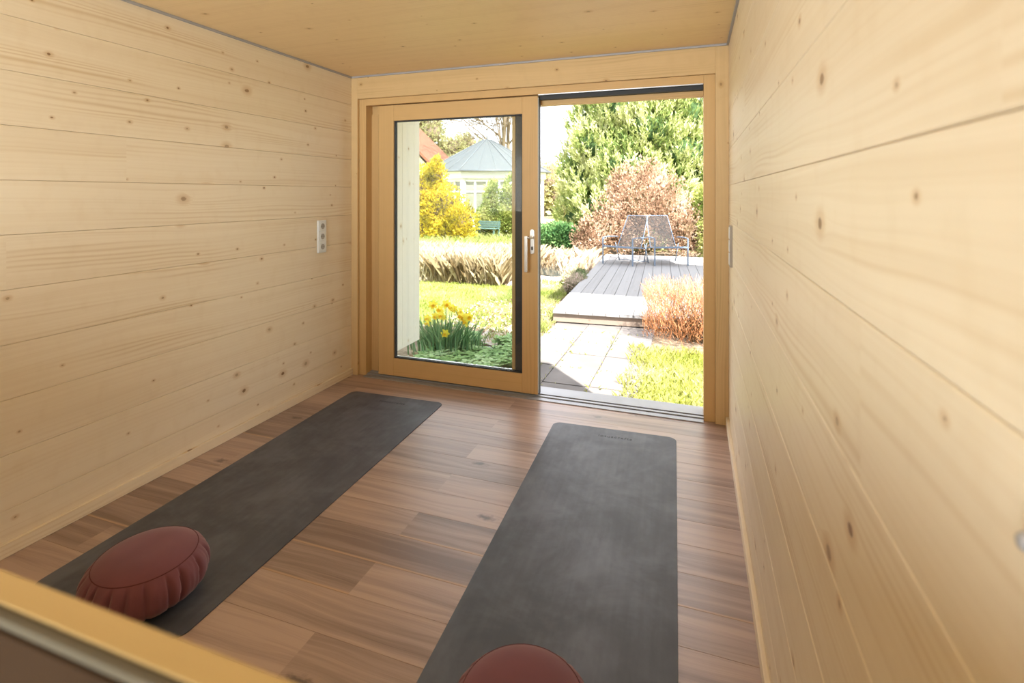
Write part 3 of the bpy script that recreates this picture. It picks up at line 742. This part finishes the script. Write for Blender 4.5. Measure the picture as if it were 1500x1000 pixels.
# clipped brown bush
rb = empty('dormant_shrub', (-.02, 6.85, G)); tag(rb, 'clipped orange brown leafless shrub in front of the deck, right of the path', 'shrub')
tw = MB(); y_c = 6.85
for i in range(7500):
    x = U(-.58, .85); y = U(-.40, .42); top = .70 + .05 * noise.noise(Vector((x * 5, y * 5, 0))) - .10 * max(0, abs(x / .62) - .75) ** 1 - .04
    z = top * (U(0, 1) ** .75)
    edge = .93 if z > .15 else .85
    if (abs(x) / .62) ** 4 * (x < 0) + (abs(y) / .42) ** 4 > edge: continue
    d = Vector((x * .5 + U(-.7, .7), y * .5 + U(-.7, .7), U(.5, 1.5))).normalized(); L = U(.05, .13); p = Vector((x, y, z))
    sd = d.cross(rv()).normalized() * U(.0016, .0034)
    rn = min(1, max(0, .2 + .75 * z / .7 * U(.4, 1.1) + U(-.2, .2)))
    tw.face([p - sd, p + sd, p + d * L + sd * .5, p + d * L - sd * .5], rn)
    if random.random() < .35: kite(tw, p + d * L * U(.3, 1), rv(), U(.014, .026), .006, rn)
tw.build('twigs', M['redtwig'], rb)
tw = MB()
for i in range(90):
    x = U(-.3, .6); y = U(-.22, .22); tw.tube([(x * .7, y * .6, 0), (x * .9 + U(-.1, .1), y + U(-.05, .05), .3), (x * 1.05 + U(-.1, .1), y * 1.3 + U(-.05, .05), U(.45, .62))], .006, 5, r1=.002)
tw.build('stems', M['twigbrown'], rb)

# heather beside the deck, junipers
shrub('heather_mound', [(-2.14, 10.0, -.36, .17, .7, .13), (-2.3, 10.6, -.36, .24, .6, .15)], 4800, .05, .014, 'heath', 'low heather mound spilling over the left deck edge', 'shrub', k=4, cs=.3, inner='shadegreen')
shrub('juniper_bush', [(-4.55, 15.3, -.05, .6, .6, .42), (-3.9, 15.4, .05, .65, .6, .40)], 3600, .13, .03, 'juniper', 'low spreading green juniper at the foot of the big conifer', 'shrub', k=3, up=.2)

# dry reeds and pond
blades(17000, (-7.2, -3.6, 9.6, 12.0), .60, .0035, 'reed', 'dry_reeds', 'band of dry straw coloured reeds behind the lawn', lean=.8, cat='reeds', clump=.2)
blades(700, (-4.6, -2.6, 11.9, 14.2), .42, .003, 'reed', 'dry_reeds', 'dry reeds by the pond left of the deck', lean=1.2, cat='reeds', clump=.5)
blades(350, (-2.85, -2.4, 11.6, 14.4), .34, .005, 'reed', 'dry_reeds', 'rusty dry stalks along the back left edge of the deck', lean=.9, cat='reeds')
patch('pond', [(-6.5, 12.1), (-3.7, 11.6), (-3.0, 11.2), (-2.5, 11.8), (-2.6, 14.4), (-6.5, 14.7)], M['water'], G + .0, 'small dark pond behind the reeds', 'pond')
patch('gravel_bank', [(-3.5, 9.7), (-2.6, 9.7), (-2.5, 11.0), (-3.2, 11.1), (-3.8, 10.8)], M['gravel'], G + .004, 'pale gravel bank left of the deck', 'gravel')

# conifer
cb = []
cx, cy = -1.75, 18.8
for k in range(46):
    t_ = k / 45; a = k * 2.39996; zz = -.1 + 6.9 * t_; rad = 3.05 * math.sqrt(max(.02, 1 - (abs(zz - 1.0) / 6.0) ** 1.25)) * (1 if zz > .8 else .93)
    cb.append((cx + rad * .72 * math.cos(a), cy + rad * .72 * math.sin(a) * .95, zz, U(.85, 1.1), U(.8, 1.0), U(.75, 1.0)))
cb.append((cx, cy, 2.6, 2.4, 2.2, 3.6))
o = empty('pine_tree', (cx, cy, G)); tag(o, 'huge bushy green pine filling the open doorway behind the deck chairs', 'tree')
T = Matrix.Translation((-cx, -cy, -G))
nb_ = MB()
for b_ in cb:
    c_ = Vector(b_[:3]); r = Vector(b_[3:6]); big = b_[3] > 2
    for _ in range(260 if not big else 900):
        d = rv()
        if d.y > .3: d.y = -d.y
        s_ = U(.75, 1.05); p = Vector((c_.x + d.x * r.x * s_, c_.y + d.y * r.y * s_, c_.z + d.z * r.z * s_))
        if p.z < G: continue
        base = min(1, max(0, .45 + .8 * noise.noise(p * 1.5) + U(-.2, .25)))
        ax_ = (d * .6 + Vector((0, 0, 1.)) + rv() * .35).normalized(); Ls = U(.20, .38)
        for q in range(11):                              # a candle: needles along an upright shoot
            pp = p + ax_ * Ls * q / 10; kite(nb_, pp, (ax_ * 1.5 + rv()).normalized(), U(.11, .17), .020, min(1, max(0, base + q * .035 + U(-.12, .12))))
nb_.build('foliage', M['conifer'], o, T); core(cb, .66).build('branches', M['shadegreen'], o, T); trunk_at(o, .16, 4.)  # the core is a dark mass painted as shade between the needles

# brown leafy bush in front of the pine
shrub('brown_bush', [(-2.3, 15.0, .35, .75, .5, .8), (-1.5, 15.1, 1.0, .85, .55, 1.15), (-.75, 15.1, .85, .7, .5, 1.0), (-2.8, 14.9, .1, .5, .4, .5), (-.2, 15.0, .3, .5, .4, .8), (-1.9, 15.2, 1.5, .4, .35, .6), (-1.1, 15.2, 1.7, .4, .35, .6)],
      9500, .075, .018, 'brownleaf', 'dry brown leafed bush right behind the deck chairs', 'shrub', k=3, shell=(.5, 1.25), up=.9, jit=.6)
shrub('green_bush', [(.55, 14.9, .2, .5, .5, .75), (.40, 15.2, .9, .5, .5, .8), (.9, 15.0, .6, .7, .5, 1.)], 4200, .085, .022, 'green', 'pale green bush right of the deck chairs', 'shrub', k=3)

# golden shrub
shrub('golden_shrub', [(-10.7, 19, 1.2, 1.2, .9, 1.4), (-9.7, 19, .6, 1.2, .9, 1.2), (-10.0, 19.1, 2.0, .45, .5, .8), (-8.85, 18.9, .2, .8, .8, .85), (-11.5, 19, .3, 1.2, .9, 1.3), (-10.6, 18.7, .0, 1.2, .8, .8), (-9.2, 18.7, -.1, 1., .7, .6), (-9.95, 19.1, 2.5, .25, .3, .45)],
      13000, .10, .026, 'yellow', 'large golden yellow shrub beside the pavilion', 'shrub', k=3)
shrub('conical_shrub', [(-8.25, 21, .9, .42, .4, 1.1), (-8.45, 21, .2, .55, .5, .8), (-8.0, 21, .2, .5, .5, .7)], 4200, .10, .024, 'green', 'green upright shrub before the pavilion window, beside the bench', 'shrub', k=3)
shrub('conical_shrub', [(-7.35, 21, 1.1, .42, .4, 1.15), (-7.5, 21, .3, .55, .5, .8), (-7.0, 21, .2, .5, .5, .8)], 4200, .10, .024, 'green', 'green upright shrub before the pavilion, next to the sash stile', 'shrub', k=3)
blades(2500, (-12, -4.8, 15.6, 20.0), .28, .012, 'grassd', 'meadow_grass', 'pale yellow grass in front of the garden pavilion', lean=1.)

# ---- octagonal pavilion
gx, gy = -10.7, 26.4
pav = empty('garden_pavilion', (gx, gy, G)); tag(pav, 'white octagonal garden pavilion with a grey metal roof', 'pavilion')
Re, Rw = 3.6, 3.1; ez, az = 2.98, 4.80
rot0 = math.atan2(-gy, -gx)        # one side faces the room
def oc(r_, z, k, off=.5): a = rot0 + math.pi / 4 * (k + off); return Vector((r_ * math.cos(a), r_ * math.sin(a), z))
a = MB()
for k in range(8):
    a.face([oc(Re, ez, k), oc(Re, ez, k + 1), oc(.22, az, k + 1), oc(.22, az, k)]); a.face([oc(Re, ez, k), oc(.2, ez, k), oc(.2, ez, k + 1), oc(Re, ez, k + 1)])
a.face([oc(.22, az, k) for k in range(8)])
rf = a.build('roof', M['zinc'], pav); 
a = MB()
for k in range(8):
    a.tube([oc(Re, ez + .01, k), oc(.22, az + .01, k)], .035, 6)
    m0 = (oc(Re, ez, k) + oc(Re, ez, k + 1)) / 2
    for q in (1 / 3, 2 / 3): a.tube([oc(Re, ez + .01, k).lerp(oc(Re, ez + .01, k + 1), q), oc(.22, az + .01, k).lerp(oc(.22, az, k + 1), q)], .014, 5)
    a.tube([oc(Re, ez, k), oc(Re, ez, k + 1)], .05, 6)
a.build('roof_seam', M['zincdark'], pav)
a = MB()
for k in range(8):
    A0, A1 = oc(Rw, 0, k), oc(Rw, 0, k + 1); B0, B1 = oc(Rw + .25, 0, k), oc(Rw + .25, 0, k + 1)
    Z = lambda p, z: Vector((p.x, p.y, z))
    a.face([Z(B0, 2.62), Z(B1, 2.62), Z(B1, 2.97), Z(B0, 2.97)]); a.face([Z(B0, 2.62), Z(A0, 2.62), Z(A1, 2.62), Z(B1, 2.62)])
    a.face([A0, A1, Z(A1, .45), Z(A0, .45)]); a.face([Z(A0, 2.5), Z(A1, 2.5), Z(A1, 2.97), Z(A0, 2.97)])
    a.tube([A0, Z(A0, 2.7)], .14, 8)
a.build('wall', M['greywhite'], pav)
for k in range(8):
    A0, A1 = oc(Rw, 0, k), oc(Rw, 0, k + 1); ux = (A1 - A0); wn = MB()
    for t0 in (0, .25, .5, .75, 1.):
        p = A0 + ux * t0; wn.tube([Vector((p.x, p.y, .45)), Vector((p.x, p.y, 2.55))], .06, 4)
    for zz in (.5, 1.95, 2.5): wn.tube([A0 + Vector((0, 0, zz)), A1 + Vector((0, 0, zz))], .05, 4)
    wf = wn.build('window', M['greywhite'], pav)
    pn = MB(); i0, i1 = oc(Rw - .03, 0, k), oc(Rw - .03, 0, k + 1)
    pn.face([Vector((i0.x, i0.y, .45)), Vector((i1.x, i1.y, .45)), Vector((i1.x, i1.y, 2.55)), Vector((i0.x, i0.y, 2.55))]); pn.build('pane', M['winglass'], wf)
a = MB(); a.tube([(0, 0, az), (0, 0, az + .35)], .03, 6); a.build('finial', M['zincdark'], pav)

# bench
bn = empty('garden_bench', (-8.15, 19.7, G), R(-12)); tag(bn, 'small blue green bench in front of the pavilion', 'bench')
a = MB(); 
for i in range(3): a.box(-.55, .55, i * .13, i * .13 + .11, .40, .43, .004)
a.build('seat', M['benchgreen'], bn)
a = MB()
for i in range(3): a.box(-.55, .55, .42, .445, .46 + i * .09, .53 + i * .09, .004)
a.build('backrest', M['benchgreen'], bn)
for sx in (-.48, .48):
    a = MB(); a.box(sx - .03, sx + .03, .02, .08, 0, .4, .004, along='z'); a.build('leg', M['benchgreen'], bn)
    a = MB(); a.box(sx - .03, sx + .03, .40, .45, 0, .72, .004, along='z'); a.build('leg', M['benchgreen'], bn)

# house with the red roof far left
hs = empty('house', (-20.3, 31, G)); tag(hs, 'far house with a brick red tiled roof beside the pale side wall', 'house')
a = MB(); a.box(-4.2, 3.3, 0, 3.2, 0, 3.9); a.face([(-4.2, 0, 3.9), (3.3, 0, 3.9), (-.45, 0, 7.5)]); a.face([(-4.2, 3.2, 3.9), (-.45, 3.2, 7.5), (3.3, 3.2, 3.9)]); a.build('wall', M['render'], hs)
a = MB()
for sx, xe in ((1, 4.0), (-1, -4.9)):
    for dz in (0, .22): a.face([(-.45, -.5, 7.75 + dz), (xe, -.5, 3.65 + dz), (xe, 3.6, 3.65 + dz), (-.45, 3.6, 7.75 + dz)])
    a.face([(-.45, -.5, 7.75), (xe, -.5, 3.65), (xe, -.5, 3.87), (-.45, -.5, 7.97)]); a.face([(xe, -.5, 3.65), (xe, 3.6, 3.65), (xe, 3.6, 3.87), (xe, -.5, 3.87)])
a.build('roof', M['rooftile'], hs)
a = MB(); a.box(-1.5, -.4, -.05, 0., 1.2, 2.4, .01); a.build('window', M['winglass'], hs)

# pale trees behind
def leaftree(name, x, y, h, r, label, n=3200):
    bl = []
    for k in range(9):
        a = k * 2.4; t_ = k / 8; bl.append((x + r * .55 * math.cos(a) * (1 - t_ * .5), y + r * .5 * math.sin(a), h * (.35 + .55 * t_), r * U(.42, .6), r * .5, r * U(.4, .55)))
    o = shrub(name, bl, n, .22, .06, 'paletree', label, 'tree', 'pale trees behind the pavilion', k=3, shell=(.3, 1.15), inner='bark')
    trunk_at(o, .14, h * .6); return o
random.seed(21)
leaftree('leafy_tree', -20.6, 38, 9.0, 2.3, 'tall pale spring tree above the red roofed house')
leaftree('leafy_tree', -18.6, 40, 6.3, 2.1, 'pale round tree between the red roof and the pavilion roof')
leaftree('leafy_tree', -17.2, 42, 5.1, 1.7, 'small pale tree just left of the pavilion roof')
leaftree('leafy_tree', -7.5, 38, 3.3, 2.4, 'low pale tree between the pavilion and the big pine', 2600)
leaftree('leafy_tree', -12.0, 42, 3.4, 2.4, 'low pale tree hidden mostly behind the pavilion', 2000)
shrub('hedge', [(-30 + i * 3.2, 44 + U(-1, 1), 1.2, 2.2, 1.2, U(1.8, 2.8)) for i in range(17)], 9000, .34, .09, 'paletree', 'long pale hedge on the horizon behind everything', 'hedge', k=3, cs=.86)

def bare(x, y, h, label, seed, lean=0.):
    random.seed(seed); o = empty('bare_tree', (x, y, G)); tag(o, label, 'tree', 'leafless trees behind the pavilion')
    tr = MB(); br = MB()
    def grow(p, d, L, r_, lv):
        pts = [p]; q = d.copy()
        for i in range(5): q = (q + rv() * .13 + Vector((0, 0, .03))).normalized(); pts.append(pts[-1] + q * L / 5)
        (tr if lv == 0 else br).tube(pts, max(r_, .026), 6 if lv < 2 else 4, r1=r_ * .45)
        if lv < 4:
            for k in range((10, 5, 4, 3)[lv]):
                i = random.choice((2, 3, 4, 5)) if lv else random.choice((2, 3, 3, 4, 5)); dd = (q + rv() * .9 + Vector((0, 0, .1))).normalized()
                grow(pts[i], dd, L * U(.4, .62), r_ * (1 - i / 9) * .5, lv + 1)
    grow(Vector((0, 0, -.05)), Vector((lean, 0, 1)).normalized(), h, .19, 0)
    tr.build('trunk', M['bark'], o); br.build('branches', M['bark'], o)
bare(-12.7, 34, 8., 'leafless tree with wide thin branches above the pavilion roof', 5)
bare(-12.35, 35, 9., 'leafless tree rising behind the right side of the pavilion', 12)

# ---- exterior side wall that sticks out beyond the door
w = MB()
for i, (ya, yb) in enumerate(((3.5, 3.71), (3.71, 3.92), (3.92, 4.13), (4.13, 4.34), (4.34, 4.44))):
    w.plank(lambda a_, w_, d: (-2.505 + d, w_, a_), -.04, H + .18, ya, yb, -.03, 0., .0016)
w.box(-2.62, -2.534, 3.5, 4.44, -.04, H + .18, along='z')
tag(w.build('wall_wing', M['wing']), kind='structure')

# ================================================================== LIGHT
wld = bpy.data.worlds.new('sky'); scn.world = wld; wld.use_nodes = True
nt = wld.node_tree; nt.nodes.clear(); bg = nt.nodes.new('ShaderNodeBackground'); ow = nt.nodes.new('ShaderNodeOutputWorld')
sk = nt.nodes.new('ShaderNodeTexSky'); sk.sky_type = 'NISHITA'; sk.sun_disc = False; sk.sun_elevation = R(50); sk.air_density = 1.; sk.dust_density = 3.
mx = nt.nodes.new('ShaderNodeMix'); mx.data_type = 'RGBA'; mx.inputs[0].default_value = .92
sc = nt.nodes.new('ShaderNodeVectorMath'); sc.operation = 'SCALE'; sc.inputs['Scale'].default_value = .14
nt.links.new(sk.outputs[0], sc.inputs[0]); nt.links.new(sc.outputs[0], mx.inputs[6]); mx.inputs[7].default_value = (.86, .90, 1.0, 1)
nt.links.new(mx.outputs[2], bg.inputs[0]); bg.inputs[1].default_value = .85; nt.links.new(bg.outputs[0], ow.inputs[0])

sd = Vector((.68, -.76, math.tan(R(50)) * 1.02)).normalized()
sun = bpy.data.lights.new('sun', 'SUN'); sun.energy = 4.6; sun.angle = R(.6); sun.color = (1., .97, .93)
so = bpy.data.objects.new('sun', sun); COL.objects.link(so); so.rotation_euler = sd.to_track_quat('Z', 'Y').to_euler()
def area(name, loc, rot, sx, sy, e, col=(1, 1, 1), portal=False):
    l = bpy.data.lights.new(name, 'AREA'); l.shape = 'RECTANGLE'; l.size = sx; l.size_y = sy; l.energy = e; l.color = col
    if portal: l.cycles.is_portal = True
    o = bpy.data.objects.new(name, l); COL.objects.link(o); o.location = loc; o.rotation_euler = rot; return o
# sampling portals for the sky in the door and the added rear window (the portals give off no light)
area('door_portal', (-1.16, 3.53, 1.0), (R(90), 0, R(180)), 2.5, 2.15, 1, portal=True)
area('rear_fill_lamp', (-1.45, YB - .13, 1.35), (R(90), 0, 0), 1.7, 1.4, 36, (.88, .94, 1.))  # fill lamp added behind the camera to brighten the room
area('window_portal', (-1.45, YB - .14, 1.35), (R(90), 0, 0), 1.95, 1.6, 1, portal=True)

# ================================================================== CAMERA
cam = bpy.data.cameras.new('camera'); cam.sensor_width = 36.; cam.lens = 759 / 1500 * 36.
cam.shift_y = -215 / 1500; cam.clip_start = .02; cam.clip_end = 300
cam.dof.use_dof = True; cam.dof.focus_distance = 2.9; cam.dof.aperture_fstop = 4.0
co = bpy.data.objects.new('camera', cam); COL.objects.link(co); co.location = (0, 0, 1.36); co.rotation_euler = (R(90), 0, R(19.31))
scn.camera = co
vs_ = scn.view_settings
scn.display_settings.display_device = 'sRGB'; vs_.view_transform = 'Standard'; vs_.look = 'None'; vs_.gamma = 1; vs_.use_curve_mapping = False
vs_.exposure = 2.18
